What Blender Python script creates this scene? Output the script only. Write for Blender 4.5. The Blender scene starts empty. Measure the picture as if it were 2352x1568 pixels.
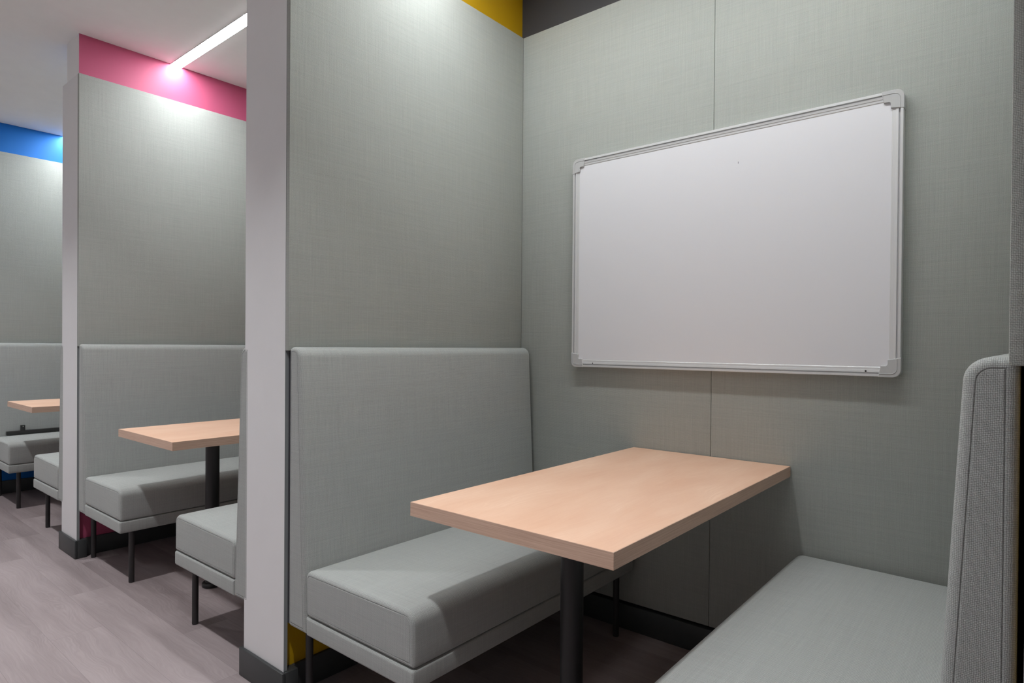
import bpy, bmesh, math, random
from mathutils import Vector, Matrix

random.seed(4)
S = bpy.context.scene
COL = S.collection
PI = math.pi

# ------------------------------------------------------------------ measures (metres)
H_CAM = 1.15
YP = 1.0713          # aisle face of the partition ends
YB = 2.249           # face of the fabric on the back wall
YW = 2.300           # painted back wall
ZF = 2.567           # top of the fabric panels
ZC = 2.794           # ceiling
PITCH = 2.053        # one booth to the next
HB, HC, HPN = 0.1288, 0.100, 0.149   # half widths: end board, wall core, fabric to fabric
PX = [0.1278, -1.960, -1.960 - PITCH, -1.960 - 2 * PITCH]   # partition centre lines, right to left
BX = [-0.923, -0.923 - PITCH, -0.923 - 2 * PITCH]           # booth (table) centre lines

# ------------------------------------------------------------------ materials
def new_mat(name):
    m = bpy.data.materials.new(name); m.use_nodes = True
    nt = m.node_tree
    return m, nt, nt.nodes['Principled BSDF']

class N:
    """small helper to wire math nodes"""
    def __init__(s, nt): s.nt = nt
    def n(s, t, **kw):
        x = s.nt.nodes.new(t)
        for k, v in kw.items(): setattr(x, k, v)
        return x
    def l(s, a, b): s.nt.links.new(a, b)
    def m(s, op, a, b=None, c=None):
        x = s.nt.nodes.new('ShaderNodeMath'); x.operation = op
        for i, v in enumerate((a, b, c)):
            if v is None: continue
            if isinstance(v, (int, float)): x.inputs[i].default_value = v
            else: s.l(v, x.inputs[i])
        return x.outputs[0]
    def noise(s, vec, scale, detail=2.0, rough=0.5, w=None):
        x = s.nt.nodes.new('ShaderNodeTexNoise')
        x.inputs['Scale'].default_value = scale
        x.inputs['Detail'].default_value = detail
        x.inputs['Roughness'].default_value = rough
        if vec is not None: s.l(vec, x.inputs['Vector'])
        return x.outputs['Fac']
    def comb(s, a, b, c=0.0):
        x = s.nt.nodes.new('ShaderNodeCombineXYZ')
        for i, v in enumerate((a, b, c)):
            if isinstance(v, (int, float)): x.inputs[i].default_value = v
            else: s.l(v, x.inputs[i])
        return x.outputs[0]
    def mix(s, fac, a, b, mode='MIX'):
        x = s.nt.nodes.new('ShaderNodeMix'); x.data_type = 'RGBA'; x.blend_type = mode
        for i, v in ((0, fac), (6, a), (7, b)):
            if isinstance(v, (int, float)): x.inputs[i].default_value = v
            elif isinstance(v, tuple): x.inputs[i].default_value = (*v, 1)
            else: s.l(v, x.inputs[i])
        return x.outputs[2]
    def scale(s, col, f):
        x = s.nt.nodes.new('ShaderNodeVectorMath'); x.operation = 'SCALE'
        if isinstance(col, tuple): x.inputs[0].default_value = col
        else: s.l(col, x.inputs[0])
        if isinstance(f, (int, float)): x.inputs['Scale'].default_value = f
        else: s.l(f, x.inputs['Scale'])
        return x.outputs[0]

def paint(name, col, rough=0.5, spec=0.3, grain=0.03):
    m, nt, b = new_mat(name); h = N(nt)
    tc = h.n('ShaderNodeTexCoord').outputs['Object']
    f = h.noise(tc, 9, 4, .6)
    f = h.m('MULTIPLY_ADD', f, 2 * grain, 1 - grain)
    h.l(h.scale(tuple(col), f), b.inputs['Base Color'])
    b.inputs['Roughness'].default_value = rough
    b.inputs['Specular IOR Level'].default_value = spec
    fine = h.noise(tc, 260, 2, .5)
    bp = h.n('ShaderNodeBump'); bp.inputs['Strength'].default_value = .06; bp.inputs['Distance'].default_value = .001
    h.l(fine, bp.inputs['Height']); h.l(bp.outputs[0], b.inputs['Normal'])
    return m

def fabric(name, col, pitch=0.0032, contrast=0.5):
    m, nt, b = new_mat(name); h = N(nt)
    uv = h.n('ShaderNodeUVMap'); uv.uv_map = 'UVMap'
    sep = h.n('ShaderNodeSeparateXYZ'); h.l(uv.outputs[0], sep.inputs[0])
    wob = h.noise(uv.outputs[0], 90, 1, .5)
    wob = h.m('MULTIPLY_ADD', wob, .0024, -.0012)
    U = h.m('DIVIDE', h.m('ADD', sep.outputs[0], wob), pitch)
    V = h.m('DIVIDE', h.m('SUBTRACT', sep.outputs[1], wob), pitch)
    su = h.m('ABSOLUTE', h.m('SINE', h.m('MULTIPLY', U, PI)))
    sv = h.m('ABSOLUTE', h.m('SINE', h.m('MULTIPLY', V, PI)))
    fu, fv = h.m('FLOOR', U), h.m('FLOOR', V)
    par = h.m('FLOORED_MODULO', h.m('ADD', fu, fv), 2.0)
    warp = h.m('MULTIPLY', h.m('POWER', su, .55), h.m('MULTIPLY_ADD', sv, .35, .65))
    weft = h.m('MULTIPLY', h.m('POWER', sv, .55), h.m('MULTIPLY_ADD', su, .35, .65))
    inv = h.m('SUBTRACT', 1.0, par)
    hgt = h.m('ADD', h.m('MULTIPLY', warp, par), h.m('MULTIPLY', weft, inv))
    # uneven yarn: every warp and weft thread varies along its run
    ya = h.noise(h.comb(h.m('MULTIPLY', fu, .83), h.m('MULTIPLY', sep.outputs[1], 5.0), 3.1), 1.0, 3, .6)
    yb = h.noise(h.comb(h.m('MULTIPLY', sep.outputs[0], 5.0), h.m('MULTIPLY', fv, .83), 7.7), 1.0, 3, .6)
    yarn = h.m('ADD', h.m('MULTIPLY', ya, par), h.m('MULTIPLY', yb, inv))
    both = h.m('MULTIPLY_ADD', h.m('ADD', ya, yb), .18, h.m('MULTIPLY', yarn, .70))
    tone = h.m('MULTIPLY_ADD', both, .46, .76)
    shade = h.m('MULTIPLY', tone, h.m('MULTIPLY_ADD', hgt, contrast, 1.0 - contrast * .78))
    # a few yarns lean to green, others to warm grey
    hue = h.noise(h.comb(h.m('MULTIPLY', fu, .31), h.m('MULTIPLY', fv, .31), 1.0), 1.0, 2, .5)
    base = h.mix(hue, tuple(c * k for c, k in zip(col, (.95, 1.01, .99))), tuple(c * k for c, k in zip(col, (1.05, .99, 1.01))))
    h.l(h.scale(base, shade), b.inputs['Base Color'])
    b.inputs['Roughness'].default_value = .95
    b.inputs['Specular IOR Level'].default_value = .12
    b.inputs['Sheen Weight'].default_value = .12
    b.inputs['Sheen Roughness'].default_value = .5
    bp = h.n('ShaderNodeBump'); bp.inputs['Strength'].default_value = .45; bp.inputs['Distance'].default_value = .0012
    h.l(hgt, bp.inputs['Height']); h.l(bp.outputs[0], b.inputs['Normal'])
    return m

def wood_top(name):
    m, nt, b = new_mat(name); h = N(nt)
    tc = h.n('ShaderNodeTexCoord').outputs['Object']
    sep = h.n('ShaderNodeSeparateXYZ'); h.l(tc, sep.inputs[0])
    x, y = sep.outputs[0], sep.outputs[1]
    warpn = h.noise(h.comb(h.m('MULTIPLY', x, 3.), h.m('MULTIPLY', y, .8)), 2., 3, .5)
    xs = h.m('ADD', x, h.m('MULTIPLY_ADD', warpn, .16, -.08))
    cloud = h.noise(h.comb(h.m('MULTIPLY', xs, 5.5), h.m('MULTIPLY', y, 1.5)), 1.6, 4, .55)
    grain = h.noise(h.comb(h.m('MULTIPLY', xs, 130.), h.m('MULTIPLY', y, 3.5)), 1.2, 3, .6)
    rings = h.m('SINE', h.m('MULTIPLY', h.m('ADD', h.m('MULTIPLY', xs, 1.0), h.m('MULTIPLY', cloud, .12)), 460.))
    ringmask = h.m('SMOOTH_MIN', 1.0, h.m('MAXIMUM', 0.0, h.m('MULTIPLY_ADD', cloud, 7., -3.9)), .1)
    fleck = h.noise(h.comb(h.m('MULTIPLY', xs, 34.), h.m('MULTIPLY', y, 11.)), 1.0, 4, .7)
    fl = h.m('MAXIMUM', 0., h.m('MULTIPLY_ADD', fleck, 9., -6.2))
    t = h.m('MULTIPLY_ADD', cloud, 1.8, -.42)
    t = h.m('ADD', t, h.m('MULTIPLY_ADD', grain, .50, -.25))
    t = h.m('ADD', t, h.m('MULTIPLY', h.m('MULTIPLY', rings, ringmask), .20))
    c = h.mix(t, (.655, .385, .262), (.775, .530, .395))
    c = h.mix(h.m('MINIMUM', h.m('MULTIPLY', fl, .5), .6), c, (.62, .32, .17))
    h.l(c, b.inputs['Base Color'])
    b.inputs['Roughness'].default_value = .42
    b.inputs['Specular IOR Level'].default_value = .3
    return m

def wood_edge(name):
    m, nt, b = new_mat(name); h = N(nt)
    tc = h.n('ShaderNodeTexCoord').outputs['Object']
    sep = h.n('ShaderNodeSeparateXYZ'); h.l(tc, sep.inputs[0])
    along = h.m('ADD', sep.outputs[0], sep.outputs[1])
    g = h.noise(h.comb(h.m('MULTIPLY', along, 5.), h.m('MULTIPLY', sep.outputs[2], 330.)), 1.0, 3, .6)
    g2 = h.noise(h.comb(h.m('MULTIPLY', along, 22.), h.m('MULTIPLY', sep.outputs[2], 900.)), 1.0, 2, .6)
    t = h.m('ADD', h.m('MULTIPLY_ADD', g, 1.9, -.60), h.m('MULTIPLY_ADD', g2, .7, -.20))
    h.l(h.mix(t, (.47, .30, .22), (.66, .465, .36)), b.inputs['Base Color'])
    b.inputs['Roughness'].default_value = .5
    return m

def plank_floor(name):
    m, nt, b = new_mat(name); h = N(nt)
    tc = h.n('ShaderNodeTexCoord').outputs['Object']
    sep = h.n('ShaderNodeSeparateXYZ'); h.l(tc, sep.inputs[0])
    x, y = sep.outputs[0], sep.outputs[1]
    WD, LN = .178, 1.22
    ry = h.m('DIVIDE', h.m('SUBTRACT', y, .71), WD)
    row = h.m('FLOOR', ry)
    wn = h.n('ShaderNodeTexWhiteNoise'); wn.noise_dimensions = '1D'
    h.l(h.m('ADD', row, .37), wn.inputs['W'])
    off = h.m('MULTIPLY', h.m('FLOORED_MODULO', h.m('MULTIPLY', row, .37), 1.0), LN)
    cx = h.m('DIVIDE', h.m('ADD', h.m('ADD', x, 2.88), off), LN)
    colm = h.m('FLOOR', cx)
    wn2 = h.n('ShaderNodeTexWhiteNoise'); wn2.noise_dimensions = '2D'
    h.l(h.comb(row, colm), wn2.inputs['Vector'])
    rnd = wn2.outputs['Value']
    fy, fx = h.m('FRACT', ry), h.m('FRACT', cx)
    dy = h.m('MULTIPLY', h.m('MINIMUM', fy, h.m('SUBTRACT', 1., fy)), WD)
    dx = h.m('MULTIPLY', h.m('MINIMUM', fx, h.m('SUBTRACT', 1., fx)), LN)
    d = h.m('MINIMUM', dx, dy)
    gap = h.m('MAXIMUM', 0., h.m('MULTIPLY_ADD', d, -900., 1.0))
    shift = h.m('MULTIPLY', rnd, 37.)
    lx = h.m('ADD', x, shift)
    bend = h.noise(h.comb(h.m('MULTIPLY', lx, 1.7), h.m('MULTIPLY', y, 5.), shift), 1.3, 3, .55)
    ys = h.m('ADD', y, h.m('MULTIPLY_ADD', bend, .11, -.055))
    grain = h.noise(h.comb(h.m('MULTIPLY', lx, 3.0), h.m('MULTIPLY', ys, 120.), shift), 1.0, 4, .65)
    fine = h.noise(h.comb(h.m('MULTIPLY', lx, 14.), h.m('MULTIPLY', ys, 420.), shift), 1.0, 2, .6)
    cath = h.m('SINE', h.m('MULTIPLY', h.m('ADD', ys, h.m('MULTIPLY', bend, .13)), 520.))
    cm = h.noise(h.comb(h.m('MULTIPLY', lx, 1.1), h.m('MULTIPLY', y, 7.), h.m('ADD', shift, 5.)), 1.6, 2, .5)
    cmask = h.m('MINIMUM', 1., h.m('MAXIMUM', 0., h.m('MULTIPLY_ADD', cm, 7., -3.6)))
    blot = h.noise(h.comb(h.m('MULTIPLY', lx, 1.5), h.m('MULTIPLY', ys, 12.), shift), 1.0, 3, .5)
    t = h.m('MULTIPLY_ADD', rnd, .44, .03)
    t = h.m('ADD', t, h.m('MULTIPLY_ADD', grain, .50, -.25))
    t = h.m('ADD', t, h.m('MULTIPLY_ADD', fine, .26, -.13))
    t = h.m('ADD', t, h.m('MULTIPLY_ADD', blot, .80, -.30))
    t = h.m('ADD', t, h.m('MULTIPLY', h.m('MULTIPLY', cath, cmask), .07))
    t = h.m('MINIMUM', 1., h.m('MAXIMUM', 0., t))
    c = h.mix(t, (.205, .166, .168), (.420, .357, .362))
    c = h.mix(h.m('MULTIPLY', gap, .45), c, (.09, .075, .075))
    h.l(c, b.inputs['Base Color'])
    b.inputs['Roughness'].default_value = .5
    b.inputs['Specular IOR Level'].default_value = .35
    bp = h.n('ShaderNodeBump'); bp.inputs['Strength'].default_value = .12; bp.inputs['Distance'].default_value = .001
    h.l(grain, bp.inputs['Height']); h.l(bp.outputs[0], b.inputs['Normal'])
    return m

def simple(name, col, rough=.5, metal=0., spec=.5, coat=0., var=.06):
    m, nt, b = new_mat(name)
    h = N(nt)
    tc = h.n('ShaderNodeTexCoord').outputs['Object']
    f = h.m('MULTIPLY_ADD', h.noise(tc, 40, 2, .5), var, 1 - var / 2)
    h.l(h.scale(tuple(col), f), b.inputs['Base Color'])
    b.inputs['Roughness'].default_value = rough
    b.inputs['Metallic'].default_value = metal
    b.inputs['Specular IOR Level'].default_value = spec
    b.inputs['Coat Weight'].default_value = coat
    b.inputs['Coat Roughness'].default_value = .2
    return m

def brushed(name, col):
    m, nt, b = new_mat(name); h = N(nt)
    b.inputs['Base Color'].default_value = (*col, 1)
    b.inputs['Metallic'].default_value = .30
    tc = h.n('ShaderNodeTexCoord').outputs['Object']
    f = h.noise(tc, 60, 3, .5)
    h.l(h.m('MULTIPLY_ADD', f, .12, .38), b.inputs['Roughness'])
    return m

def emit(name, col, strength):
    m, nt, b = new_mat(name)
    b.inputs['Base Color'].default_value = (.8, .8, .8, 1)
    b.inputs['Emission Color'].default_value = (*col, 1)
    b.inputs['Emission Strength'].default_value = strength
    return m

M = {}
M['white'] = paint('white_paint', (.80, .79, .795))
M['board'] = paint('end_board_white', (.72, .71, .72), .4)
M['ceiling'] = paint('ceiling_white', (.90, .90, .90), .8, .1)
M['yellow'] = paint('yellow_paint', (.54, .32, .006))
M['pink'] = paint('pink_paint', (.46, .088, .172))
M['blue'] = paint('blue_paint', (.003, .135, .47))
M['dark'] = paint('charcoal_paint', (.060, .060, .068))
M['boardedge'] = paint('board_edge_grey', (.26, .275, .28))
M['skirting'] = simple('charcoal_skirting', (.042, .045, .046), .45, 0, .4)
M['panel'] = fabric('grey_panel_fabric', (.405, .422, .395), .0023, .50)
M['uph'] = fabric('grey_upholstery', (.385, .398, .386), .0024, .74)
M['seam'] = simple('seam_thread', (.11, .115, .112), .9, 0, .1)
M['top'] = wood_top('beech_laminate')
M['edge'] = wood_edge('oak_edge_band')
M['floor'] = plank_floor('grey_oak_vinyl')
M['black'] = simple('black_powder_coat', (.016, .0155, .0165), .42, 0, .45)
M['grey_leg'] = simple('charcoal_powder_coat', (.034, .032, .033), .5, 0, .4)
M['wbwhite'] = simple('whiteboard_enamel', (.765, .76, .80), .34, 0, .5, 0., .006)
M['alu'] = brushed('anodised_aluminium', (.68, .68, .69))
M['cap'] = simple('grey_plastic', (.50, .50, .505), .4, 0, .4)
M['hole'] = simple('black_screw', (.01, .01, .01), .5)
M['led'] = emit('led_diffuser', (.94, .985, 1.), 64.)
M['led_fill'] = emit('added_fill_diffuser', (.965, .985, 1.), 9.)
M['lens'] = emit('downlight_lens', (1., .98, .955), 30.)
M['socket'] = simple('black_socket', (.02, .02, .02), .4)
M['pin'] = simple('steel_pin', (.6, .6, .6), .3, .8)

# ------------------------------------------------------------------ mesh helpers
def cube_uv(bm):
    uvl = bm.loops.layers.uv.new('UVMap')
    for f in bm.faces:
        n = f.normal; a = max(range(3), key=lambda i: abs(n[i]))
        for lp in f.loops:
            c = lp.vert.co
            lp[uvl].uv = ((c.y, c.z), (c.x, c.z), (c.y, c.x))[a] if a < 2 else (c.y, c.x)

def obj(name, bm, mats, parent=None, loc=(0, 0, 0), smooth=40, label=None):
    """link a bmesh as ONE object; mesh coordinates are relative to loc"""
    bmesh.ops.recalc_face_normals(bm, faces=bm.faces[:])
    bm.normal_update(); cube_uv(bm)
    me = bpy.data.meshes.new(name); bm.to_mesh(me); bm.free()
    if not isinstance(mats, (list, tuple)): mats = [mats]
    for m in mats: me.materials.append(m)
    if smooth:
        me.polygons.foreach_set('use_smooth', [True] * len(me.polygons))
        me.set_sharp_from_angle(angle=math.radians(smooth))
    o = bpy.data.objects.new(name, me); COL.objects.link(o)
    o.location = loc
    if parent: o.parent = parent
    if label: o['label'] = label
    return o

def tag(o, label, cat, group=None):
    o['label'] = label; o['category'] = cat
    if group: o['group'] = group
    return o

def thing(name, label, cat, loc=(0, 0, 0), rotz=0., group=None):
    o = bpy.data.objects.new(name, None); COL.objects.link(o)
    o.empty_display_size = .1
    o.location = loc; o.rotation_euler = (0, 0, rotz)
    return tag(o, label, cat, group)

def struct(name, bm, mats, loc=(0, 0, 0), smooth=30):
    o = obj(name, bm, mats, None, loc, smooth); o['kind'] = 'structure'; return o

def dup(root, loc, label, rotz=0.):
    r = root.copy(); COL.objects.link(r); r.location = loc; r.rotation_euler = (0, 0, rotz); r['label'] = label
    for ch in list(root.children):
        c = ch.copy(); COL.objects.link(c); c.parent = r
        for g in list(ch.children):
            d = g.copy(); COL.objects.link(d); d.parent = c
    return r

def box(bm, x0, x1, y0, y1, z0, z1, bev=0., seg=2, mi=0):
    vs = [bm.verts.new((x, y, z)) for x in (x0, x1) for y in (y0, y1) for z in (z0, z1)]
    fs = [(0, 1, 3, 2), (4, 6, 7, 5), (0, 4, 5, 1), (2, 3, 7, 6), (0, 2, 6, 4), (1, 5, 7, 3)]
    faces = [bm.faces.new([vs[i] for i in f]) for f in fs]
    for f in faces: f.material_index = mi
    if bev:
        es = list({e for f in faces for e in f.edges})
        r = bmesh.ops.bevel(bm, geom=es, offset=bev, segments=seg, profile=.5, affect='EDGES')
        for f in r['faces']: f.material_index = mi
    return faces

def prism(bm, pts, z0, z1, bev=0.):
    """polygon in XY extruded in Z"""
    a = [bm.verts.new((x, y, z0)) for x, y in pts]; b = [bm.verts.new((x, y, z1)) for x, y in pts]
    n = len(pts)
    fs = [bm.faces.new(a[::-1]), bm.faces.new(b)] + [bm.faces.new((a[i], a[(i + 1) % n], b[(i + 1) % n], b[i])) for i in range(n)]
    if bev:
        es = list({e for f in fs for e in f.edges})
        bmesh.ops.bevel(bm, geom=es, offset=bev, segments=2, profile=.5, affect='EDGES')
    return fs

def lathe(bm, prof, seg=28, cx=0., cy=0.):
    """(radius, z) profile turned about the vertical through cx, cy"""
    rings = []
    for r, z in prof:
        if r < 1e-6: rings.append([bm.verts.new((cx, cy, z))])
        else: rings.append([bm.verts.new((cx + r * math.cos(2 * PI * i / seg), cy + r * math.sin(2 * PI * i / seg), z)) for i in range(seg)])
    for a, b in zip(rings, rings[1:]):
        for i in range(seg):
            j = (i + 1) % seg
            if len(a) == 1 and len(b) == 1: continue
            if len(a) == 1: bm.faces.new((a[0], b[j], b[i]))
            elif len(b) == 1: bm.faces.new((a[i], a[j], b[0]))
            else: bm.faces.new((a[i], a[j], b[j], b[i]))

class Outline:
    """rounded XZ outline that can be inset cleanly: [(x, z, radius)], counter-clockwise"""
    def __init__(s, pts, seg=7, maxlen=.09):
        s.pts = pts; s.seg = seg; n = len(pts)
        s.sub = [int((Vector(pts[(i + 1) % n][:2]) - Vector(pts[i][:2])).length / maxlen) for i in range(n)]
        ar = sum(pts[i][0] * pts[(i + 1) % n][1] - pts[(i + 1) % n][0] * pts[i][1] for i in range(n))
        s.sg = 1 if ar > 0 else -1
    def at(s, d=0.):
        n = len(s.pts); P = [Vector(p[:2]) for p in s.pts]; E = []
        for i in range(n):
            e = (P[(i + 1) % n] - P[i]).normalized(); E.append((P[i] + Vector((-e.y, e.x)) * s.sg * d, e))
        C = []
        for i in range(n):                        # corner i: edges i-1 and i
            (p, u), (q, v) = E[i - 1], E[i]
            den = u.x * v.y - u.y * v.x; t = ((q - p).x * v.y - (q - p).y * v.x) / den
            C.append(p + u * t)
        arcs = []
        for i in range(n):
            u, v = -E[i - 1][1], E[i][1]
            convex = (E[i - 1][1].x * v.y - E[i - 1][1].y * v.x) * s.sg > 0
            r = s.pts[i][2] + (-d if convex else d); r = max(r, .0003)
            ang = u.angle(v); t = r / math.tan(ang / 2)
            c = C[i] + (u + v).normalized() * (r / math.sin(ang / 2))
            a, b = C[i] + u * t - c, C[i] + v * t - c; th = a.angle(b); w = math.sin(th)
            arcs.append([c + (a * math.sin((1 - k / s.seg) * th) + b * math.sin(k / s.seg * th)) / w for k in range(s.seg + 1)])
        out = []
        for i in range(n):
            out += arcs[i]; p, q = arcs[i][-1], arcs[(i + 1) % n][0]
            for j in range(1, s.sub[i] + 1): out.append(p.lerp(q, j / (s.sub[i] + 1)))
        return out

def padded(ol, y0, y1, r, seam=True, warp=None, ystep=.1):
    """outline run along Y with rounded ends and a fine welt groove round each end face"""
    bm = bmesh.new()
    half = []
    if seam: half += [(0., r + .0040), (.0002, r + .0016), (.0020, r + .0004), (.0003, r - .0010)]
    else: half += [(0., r)]
    # quarter round: depth along Y against inset
    half += [(r * (1 - math.cos(k / 6 * PI / 2)), r * (1 - math.sin(k / 6 * PI / 2))) for k in range(1, 7)]
    full = [(y0 + y, d) for y, d in half]
    ny = max(2, int((y1 - y0 - 2 * r) / ystep))
    for k in range(1, ny): full.append((y0 + r + (y1 - y0 - 2 * r) * k / ny, 0.))
    full += [(y1 - y, d) for y, d in reversed(half)]
    rings = []
    for y, d in full:
        ring = []
        for p in ol.at(d):
            c = Vector((p.x, y, p.y))
            if warp: c = warp(c)
            ring.append(bm.verts.new(c))
        rings.append(ring)
    n = len(rings[0])
    for a, b in zip(rings, rings[1:]):
        for i in range(n): bm.faces.new((a[i], a[(i + 1) % n], b[(i + 1) % n], b[i]))
    bm.faces.new(rings[0]); bm.faces.new(rings[-1])
    return bm

# ------------------------------------------------------------------ the room
XL_END, XR_END, YA = -6.75, 1.35, -1.55
bm = bmesh.new(); box(bm, XL_END - .1, XR_END + .1, YA - .1, YW + .12, -.06, 0.); struct('floor', bm, M['floor'])
bm = bmesh.new(); box(bm, XL_END - .1, XR_END + .1, YA - .1, YW + .12, ZC, ZC + .08); struct('ceiling', bm, M['ceiling'])
bm = bmesh.new(); box(bm, XL_END - .1, XR_END + .1, YW, YW + .12, 0., ZC); struct('wall_back', bm, M['dark'])
bm = bmesh.new(); box(bm, XL_END - .1, XR_END + .1, YA - .1, YA, 0., ZC); struct('wall_front', bm, M['white'])
bm = bmesh.new(); box(bm, XL_END - .1, XL_END, YA, YW, 0., ZC); struct('wall_left', bm, M['white'])
bm = bmesh.new(); box(bm, XR_END, XR_END + .1, YA, YW, 0., ZC); struct('wall_right', bm, M['white'])

SIDE_COL = [('yellow', 'white'), ('pink', 'yellow'), ('blue', 'pink'), ('white', 'blue')]   # (left face, right face)
PNAME = ['wall_right_partition', 'wall_yellow_pink_partition', 'wall_pink_blue_partition', 'wall_blue_partition']
for k, px in enumerate(PX):
    bm = bmesh.new()
    fs = box(bm, px - HC, px + HC, YP + .013, YW, 0., ZC)
    fs[0].material_index = 1; fs[1].material_index = 2
    struct(PNAME[k], bm, [M['white'], M[SIDE_COL[k][0]], M[SIDE_COL[k][1]]])
    bm = bmesh.new()
    fs = box(bm, px - HB, px + HB, YP, YP + .013, .03, ZF)
    fs[0].material_index = fs[1].material_index = 1
    if k == 0: fs[0].material_index = 2
    struct('trim_%d' % (k + 1), bm, [M['board'], M['boardedge'], M['yellow']])
    # skirting wraps the end board, then steps back to the wall face
    bm = bmesh.new(); o, zb = .012, .0965
    box(bm, px - HB - o, px + HB + o, YP - o, YP, 0., zb, .003)
    for sgn in (-1, 1):
        a, b = sorted((px + sgn * (HC + .0005), px + sgn * (HB + o)))
        box(bm, a, b, YP, YP + .045, 0., zb, .003)
        a, b = sorted((px + sgn * HC, px + sgn * (HC + o)))
        box(bm, a, b, YP + .045, YW - .014, 0., zb, .003)
    struct(['baseboard_right', 'baseboard_yellow_pink', 'baseboard_pink_blue', 'baseboard_blue'][k], bm, M['skirting'])
for k in range(3):
    bm = bmesh.new(); box(bm, PX[k + 1] + HC + .012, PX[k] - HC - .012, YB - .004, YW, 0., .1005, .003)
    struct(['baseboard_back', 'baseboard_back_pink', 'baseboard_back_blue'][k], bm, M['skirting'])
bm = bmesh.new(); box(bm, XL_END, XR_END, YA, YA + .012, 0., .0965, .003); struct('baseboard_front', bm, M['skirting'])

# dark filler boards added in place of the shaded gap between wall and benches
for k in (1, 2, 3):
    bm = bmesh.new(); box(bm, PX[k] + HC + .0005, -1.8095 - (k - 1) * PITCH, YP + .0135, YB - .03, .2515, 1.1265)
    struct('trim_%d' % (k + 4), bm, M['dark'])

# ------------------------------------------------------------------ fabric wall panels
def side_panel(px, sgn, label, group='fabric panels on the partition sides'):
    bm = bmesh.new(); s = sgn
    pts = [(s * HC, .0132), (s * (HB + .0004), .0132), (s * (HB + .0004), 0.), (s * HPN, 0.), (s * HPN, YB - YP + .0), (s * HC, YB - YP)]
    if s < 0: pts = pts[::-1]
    prism(bm, pts, 0., ZF - 1.128, .002)
    o = obj('fabric_wall_panel', bm, M['panel'], None, (px, YP, 1.128), 40)
    return tag(o, label, 'acoustic panel', group)

side_panel(PX[1], 1, 'tall grey fabric panel below the yellow band, left of the whiteboard')
side_panel(PX[2], 1, 'grey fabric panel below the pink band in the middle booth')
side_panel(PX[3], 1, 'grey fabric panel below the blue band at the far left')
side_panel(PX[0], -1, 'grey fabric panel seen edge-on above the dark bench back at far right')
SEAM = -.906
def back_panel(x0, x1, label):
    bm = bmesh.new(); box(bm, 0, x1 - x0, 0., YW - YB - .002, 0., ZF - .112, .0022)
    o = obj('fabric_wall_panel', bm, M['panel'], None, (x0, YB, .112), 40)
    return tag(o, label, 'acoustic panel', 'fabric panels on the back wall')
back_panel(PX[1] + HPN - .001, SEAM - .0006, 'grey fabric panel on the back wall left of the vertical seam behind the whiteboard')
back_panel(SEAM + .0006, PX[0] - HPN + .001, 'grey fabric panel on the back wall right of the vertical seam behind the whiteboard')

# fabric lining of the booth walls the near post hides
for k, nm in ((1, 'pink'), (2, 'blue')):
    bm = bmesh.new(); box(bm, PX[k + 1] + HPN + .001, PX[k] - HPN - .001, YB, YW - .001, .112, ZF, .0022)
    struct('wall_back_%s_lining' % nm, bm, M['panel'])
    bm = bmesh.new()
    prism(bm, [(PX[k] - HB + .001, YP + .0135), (PX[k] - HC, YP + .0135), (PX[k] - HC, YB), (PX[k] - HB + .001, YB)], 1.128, ZF, .002)
    struct('wall_%s_side_lining' % nm, bm, M['panel'])

# ------------------------------------------------------------------ upholstered benches
BLEN = 1.163
def make_bench(label, loc):
    t = thing('bench', label, 'bench', loc, 0., 'grey upholstered benches with high backs')
    W = .597; y0, y1 = -BLEN / 2, BLEN / 2
    # backrest: tapers up to a rounded top
    back = Outline([(0, .252, .014), (.104, .252, .002), (.0615, 1.1395, .034), (0, 1.1395, .012)], 8, .12)
    def puff(c):
        u = (c.y - y0) / (y1 - y0); v = (c.z - .252) / .885
        if c.x > .03: c.x += .004 * max(0, math.sin(PI * u)) ** .5 * math.sin(PI * min(1, max(0, v)))
        return c
    obj('backrest', padded(back, y0, y1, .015, True, puff), M['uph'], t, smooth=50)
    fr = Outline([(.1045, .252, .002), (W, .252, .010), (W, .3085, .008), (.1020, .3085, .001)], 4, .12)
    obj('seat_frame', padded(fr, y0, y1, .008, False), M['uph'], t, smooth=50)
    cu = Outline([(.1015, .3105, .016), (W - .001, .3105, .010), (W - .001, .4575, .034), (.0955, .4515, .026)], 8, .06)
    def crown(c):
        u = (c.y - y0) / (y1 - y0); v = (c.x - .10) / (W - .10)
        k = max(0, 1 - (2 * u - 1) ** 4) * max(0, 1 - (2 * v - 1) ** 4)
        c.z += .008 * k * max(0, (c.z - .33) / .127)
        if c.x > W - .05:
            c.x += .004 * max(0, 1 - (2 * u - 1) ** 6) * math.sin(PI * min(1, max(0, (c.z - .31) / .147)))
        return c
    obj('seat_cushion', padded(cu, y0 + .001, y1 - .001, .013, True, crown, .08), M['uph'], t, smooth=50)
    for x in (.022, .556):
        for y in (y0 + .065, y1 - .065):
            bm = bmesh.new()
            lathe(bm, [(0, 0), (.0105, 0), (.0122, .003), (.0122, .2515), (0, .2515)], 24, x, y)
            obj('leg', bm, M['grey_leg'], t, smooth=50)
    return t
YM = YP - .0005 + BLEN / 2
XBL = -1.808                     # back of the left-hand benches
bench = make_bench('grey bench in the near booth on the left of the table, whole seat in view', (XBL, YM, 0))
XBR = -.0085
dup(bench, (XBR, YM, 0), 'grey bench at the right edge with its rounded back end close up', PI)
dup(bench, (XBL - PITCH, YM, 0), 'grey bench in the middle booth against the pink wall, behind the table', 0)
dup(bench, (XBR - PITCH, YM, 0), 'grey bench in the middle booth half hidden by the wide white post', PI)
dup(bench, (XBL - 2 * PITCH, YM, 0), 'grey bench in the far blue booth cut by the left edge of the photo', 0)
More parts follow.
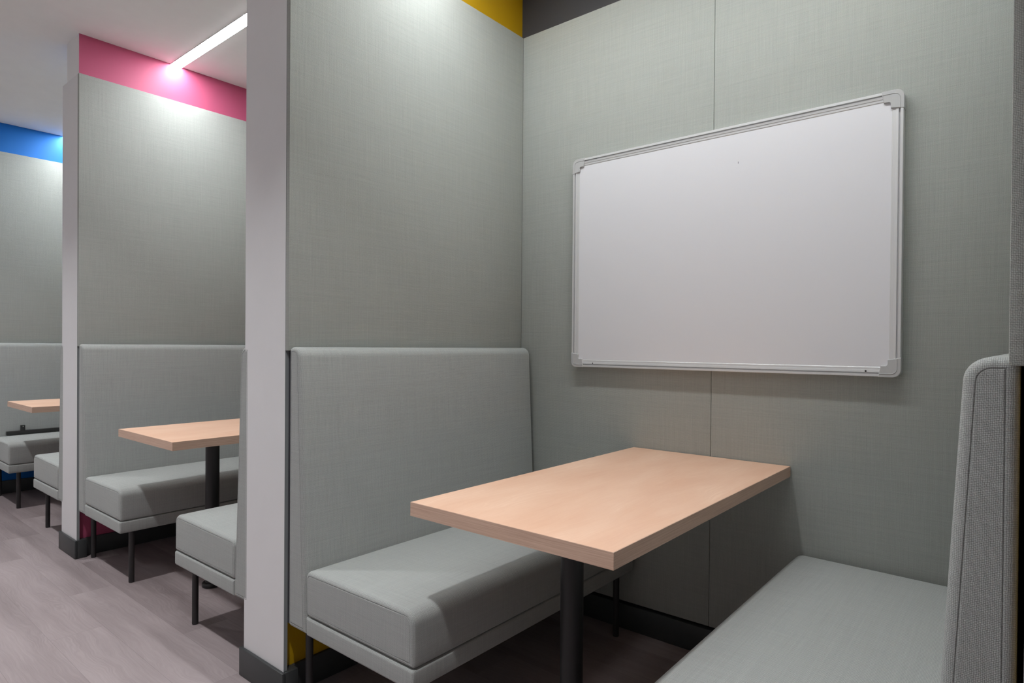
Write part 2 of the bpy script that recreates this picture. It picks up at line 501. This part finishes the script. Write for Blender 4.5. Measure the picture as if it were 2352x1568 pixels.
dup(bench, (XBR - 2 * PITCH, YM, 0), 'grey bench in the far booth half hidden by the narrow white post', PI)

# ------------------------------------------------------------------ tables
def make_table(label, loc):
    t = thing('table', label, 'table', loc, 0., 'beech booth tables')
    hw, L, z0, z1 = .2996, YB - .0025 - 1.0685, .7095, .7452
    b = .0018
    bm = bmesh.new(); box(bm, -hw + b, hw - b, b, L - b, z0, z1)
    top = obj('tabletop', bm, M['top'], t, smooth=0)
    bm = bmesh.new()
    def ring(z): return [[bm.verts.new(p + (z,)) for p in q] for q in (
        ((-hw, 0), (hw, 0), (hw, L), (-hw, L)), ((-hw + b, b), (hw - b, b), (hw - b, L - b), (-hw + b, L - b)))]
    lo, li = ring(z0 + .0003); uo, ui = ring(z1 - .0003)
    for i in range(4):
        j = (i + 1) % 4
        for q in ((lo[i], lo[j], uo[j], uo[i]), (uo[i], uo[j], ui[j], ui[i]), (li[j], li[i], ui[i], ui[j]), (lo[j], lo[i], li[i], li[j])): bm.faces.new(q)
    obj('edge_band', bm, M['edge'], top, smooth=0, label='darker wood-grain edge band')
    for y in (.300,):
        bm = bmesh.new(); lathe(bm, [(0, .0), (.0305, .0), (.0305, z0 - .006), (0, z0 - .006)], 40, 0., y)
        leg = obj('leg', bm, M['black'], t, smooth=50)
        bm = bmesh.new(); lathe(bm, [(.0307, 0.), (.043, 0.), (.044, .003), (.044, .015), (.0415, .0185), (.0307, .0195)], 40, 0., y)
        obj('floor_flange', bm, M['black'], leg, smooth=50)
        bm = bmesh.new(); lathe(bm, [(0, z0 - .006), (.055, z0 - .006), (.055, z0), (0, z0)], 32, 0., y)
        obj('mounting_plate', bm, M['black'], leg, smooth=50)
    return t
table = make_table('beech table with one black pole in view in the near booth below the whiteboard', (BX[0], 1.0685, 0))
dup(table, (BX[1], 1.0685, 0), 'beech table in the middle booth below the pink band')
dup(table, (BX[2], 1.0685, 0), 'small far beech table in the blue booth at the left edge')

# ------------------------------------------------------------------ whiteboard
WY = 2.2170
WK = WY / 2.2291
wx0, wx1, wz0, wz1 = -1.5168 * WK, -.3030 * WK, H_CAM + (1.0617 - H_CAM) * WK, H_CAM + (1.9451 - H_CAM) * WK
WD = YB - WY - .0005
WW, WH = wx1 - wx0, wz1 - wz0
wb = thing('whiteboard', 'blank white whiteboard in a silver frame hung on the grey back wall', 'whiteboard', (wx0, WY, wz0))
bm = bmesh.new(); box(bm, .030, WW - .030, .0055, WD - .002, .030, WH - .030)
obj('writing_surface', bm, M['wbwhite'], wb, smooth=0)
RAIL = [(0, WD), (0, .0012), (.0012, 0), (.0082, 0), (.0090, .0075), (.0128, .0075), (.0134, .0010), (.0205, .0022), (.0210, .0034), (.0285, .0040), (.0300, .0052), (.0320, .0056), (.0320, WD)]
def rail(a, b, side):
    """profile (offset from the rim, depth) run from a to b along one side"""
    bm = bmesh.new(); rr = []
    for s in (a, b):
        ring = []
        for w, d in RAIL:
            p = {'bottom': (s, d, w), 'top': (s, d, WH - w), 'left': (w, d, s), 'right': (WW - w, d, s)}[side]
            ring.append(bm.verts.new(p))
        rr.append(ring)
    n = len(RAIL)
    for i in range(n): bm.faces.new((rr[0][i], rr[0][(i + 1) % n], rr[1][(i + 1) % n], rr[1][i]))
    bm.faces.new(rr[0]); bm.faces.new(rr[1])
    return obj('frame_rail', bm, M['alu'], wb, smooth=25)
rail(.034, WW - .034, 'bottom'); rail(.034, WW - .034, 'top'); rail(.034, WH - .034, 'left'); rail(.034, WH - .034, 'right')
def corner(sx, sz):
    bm = bmesh.new(); cl, cw, e = .060, .0345, .0018
    base = [(-e, -e, .024), (cl, -e, 0.), (cl - .007, cw, 0.), (cw, cw, .007), (cw, cl - .007, 0.), (-e, cl, 0.)]
    poly = Outline(base, 8, .05)
    levels = [(WD, 0.), (.0006, 0.), (-.0012, .0016)]
    X = lambda v: v if sx < 0 else WW - v
    Z = lambda v: v if sz < 0 else WH - v
    rings = []
    for d, ins in levels:
        q = poly.at(ins)
        rings.append([bm.verts.new((X(p.x), d, Z(p.y))) for p in q])
    n = len(rings[0])
    for a, b in zip(rings, rings[1:]):
        for i in range(n): bm.faces.new((a[i], a[(i + 1) % n], b[(i + 1) % n], b[i]))
    bm.faces.new(rings[0]); bm.faces.new(rings[-1])
    o = obj('corner_cap', bm, M['cap'], wb, smooth=35, label='grey plastic corner cap')
    # raised bead that follows the rim of the cap
    bm = bmesh.new()
    bead = [(cl - .004, .0095), (.026, .0095)]
    for k in range(1, 7):
        a = k / 6 * PI / 2; bead.append((.0255 - .016 * math.sin(a), .0255 - .016 * math.cos(a)))
    bead.append((.0095, cl - .004))
    prev = None
    for (px, pz) in bead:
        i = bead.index((px, pz)); q = Vector(bead[min(i + 1, len(bead) - 1)]) - Vector(bead[max(i - 1, 0)]); q.normalize(); nn = Vector((-q.y, q.x)) * .0011
        cur = [bm.verts.new((X(px + s * nn.x), d, Z(pz + s * nn.y))) for s, d in ((-1, -.0010), (-.5, -.0024), (.5, -.0024), (1, -.0010))]
        if prev:
            for i2 in range(3): bm.faces.new((prev[i2], prev[i2 + 1], cur[i2 + 1], cur[i2]))
        prev = cur
    obj('bead', bm, M['cap'], o, smooth=60)
for sx in (-1, 1):
    for sz in (-1, 1): corner(sx, sz)
def disc(name, x, z, r, y, parent, mat):
    bm = bmesh.new(); vs = [bm.verts.new((x + r * math.cos(2 * PI * i / 14), y, z + r * math.sin(2 * PI * i / 14))) for i in range(14)]
    ws = [bm.verts.new((v.co.x, y + .0022, v.co.z)) for v in vs]
    bm.faces.new(vs); bm.faces.new(ws)
    for i in range(14): bm.faces.new((vs[i], vs[(i + 1) % 14], ws[(i + 1) % 14], ws[i]))
    obj(name, bm, mat, parent, smooth=0)
disc('screw', .106, .0165, .0026, .0010, wb, M['hole'])
disc('screw', WW - .094, .0165, .0030, .0010, wb, M['hole'])
disc('screw', .114, WH - .0145, .0024, .0016, wb, M['hole'])
bm = bmesh.new(); box(bm, .703, .7044, .0050, .0056, .741, .748); obj('pen_mark', bm, M['seam'], wb, smooth=0, label='short grey pen mark')

# ------------------------------------------------------------------ black socket rail on the far bench
t = thing('power_rail', 'long black rail with a small square socket lying on the far bench seat', 'power strip', (XBL - 2 * PITCH + .1015, 1.155, .4600))
bm = bmesh.new(); box(bm, 0, .030, 0, .95, 0, .026, .003); obj('rail_body', bm, M['socket'], t)
bm = bmesh.new(); box(bm, .004, .026, .085, .112, .0262, .066, .002); sk = obj('socket', bm, M['socket'], t)
bm = bmesh.new()
bmesh.ops.create_uvsphere(bm, u_segments=10, v_segments=6, radius=.0028, matrix=Matrix.Translation((.0272, .0985, .056)))
obj('indicator', bm, M['pin'], sk, label='tiny bright dot')

# ------------------------------------------------------------------ booth strips and downlights, plus an added aisle fill strip
def led(y, x0, x1, label, mat, group):
    L = x1 - x0
    t = thing('led_strip_light', label, 'ceiling light', (x0, y, ZC), 0., group)
    bm = bmesh.new()
    for a, b in ((-.0325, -.0300), (.0300, .0325)): box(bm, 0, L, a, b, -.0045, -.0002)
    box(bm, 0, L, -.0300, .0300, -.0012, -.0002)
    obj('housing', bm, M['alu'], t, smooth=0)
    bm = bmesh.new(); box(bm, .0005, L - .0005, -.0298, .0298, -.0055, -.0014); obj('diffuser', bm, M[mat], t, smooth=0)
    return t
LEDL = ['glowing white strip light across the near booth ceiling', 'glowing white strip light ending at the pink band', 'glowing strip light at the blue band, hidden behind the narrow post']
for k in range(3): led(1.575, PX[k + 1] + HC + .001, PX[k] - HC - .001, LEDL[k], 'led', 'linear ceiling lights across the booths')
led(-.90, XL_END + .3, -1.0, 'long dim fill strip added on the aisle ceiling behind the camera, unseen', 'led_fill', 'added aisle fill light')  # unseen fill, added to light the white post faces evenly

def downlight(x, y, power, label):
    t = thing('downlight', label, 'ceiling light', (x, y, ZC), 0., 'round aisle downlights')
    bm = bmesh.new(); lathe(bm, [(.048, -.0002), (.062, -.0002), (.064, -.003), (.060, -.006), (.050, -.006), (.048, -.0002)], 36); obj('trim_ring', bm, M['white'], t)
    bm = bmesh.new(); lathe(bm, [(0, -.0015), (.0478, -.0015), (.0478, -.0004), (0, -.0004)], 36); obj('lens', bm, M['lens'], t)
    ld = bpy.data.lights.new('downlight_beam', 'AREA'); ld.shape = 'DISK'; ld.size = .085; ld.energy = power; ld.color = (.965, .985, 1.)
    ld.spread = math.radians(DL_SPREAD)
    lo = bpy.data.objects.new('downlight_beam', ld); COL.objects.link(lo); lo.location = (0, 0, -.008); lo.parent = t
DL_SPREAD, DL_Y, DL_P = 100, .30, 13.5
for k, lab in enumerate(('round downlight in the aisle ceiling before the near booth', 'round downlight in the aisle ceiling before the pink booth', 'round downlight in the aisle ceiling before the blue booth')):
    downlight(BX[k], DL_Y, DL_P, lab)

# ------------------------------------------------------------------ world, camera, view
w = bpy.data.worlds.new('room_air'); S.world = w; w.use_nodes = True
w.node_tree.nodes['Background'].inputs[0].default_value = (.05, .05, .05, 1)
w.node_tree.nodes['Background'].inputs[1].default_value = .2

F_PX, YAW, PIT, ROL, CY = 1432.02, -.6926, -.0077, .0079, 804.2
cam = bpy.data.cameras.new('camera'); co = bpy.data.objects.new('camera', cam); COL.objects.link(co)
c, s = math.cos(YAW), math.sin(YAW); cp, sp = math.cos(PIT), math.sin(PIT)
f0 = Vector((s, c, 0)); r0 = Vector((c, -s, 0)); z0 = Vector((0, 0, 1))
fw = f0 * cp + z0 * sp; up = -f0 * sp + z0 * cp
cr, sr = math.cos(ROL), math.sin(ROL)
R = r0 * cr + up * sr; U = -r0 * sr + up * cr
co.matrix_world = Matrix(((R.x, U.x, -fw.x, 0), (R.y, U.y, -fw.y, 0), (R.z, U.z, -fw.z, H_CAM), (0, 0, 0, 1)))
cam.sensor_width = 36.; cam.sensor_fit = 'HORIZONTAL'
cam.lens = F_PX / 2352 * 36
cam.shift_y = (CY - 784) / 2352
cam.clip_start = .02
S.camera = co
S.view_settings.view_transform = 'Standard'; S.view_settings.look = 'None'
S.view_settings.gamma = 1.; S.view_settings.exposure = 0.; S.view_settings.use_curve_mapping = False
S.cycles.use_denoising = True
S.cycles.denoising_prefilter = 'NONE'
S.cycles.max_bounces = 10; S.cycles.diffuse_bounces = 7
S.cycles.sample_clamp_indirect = 6.
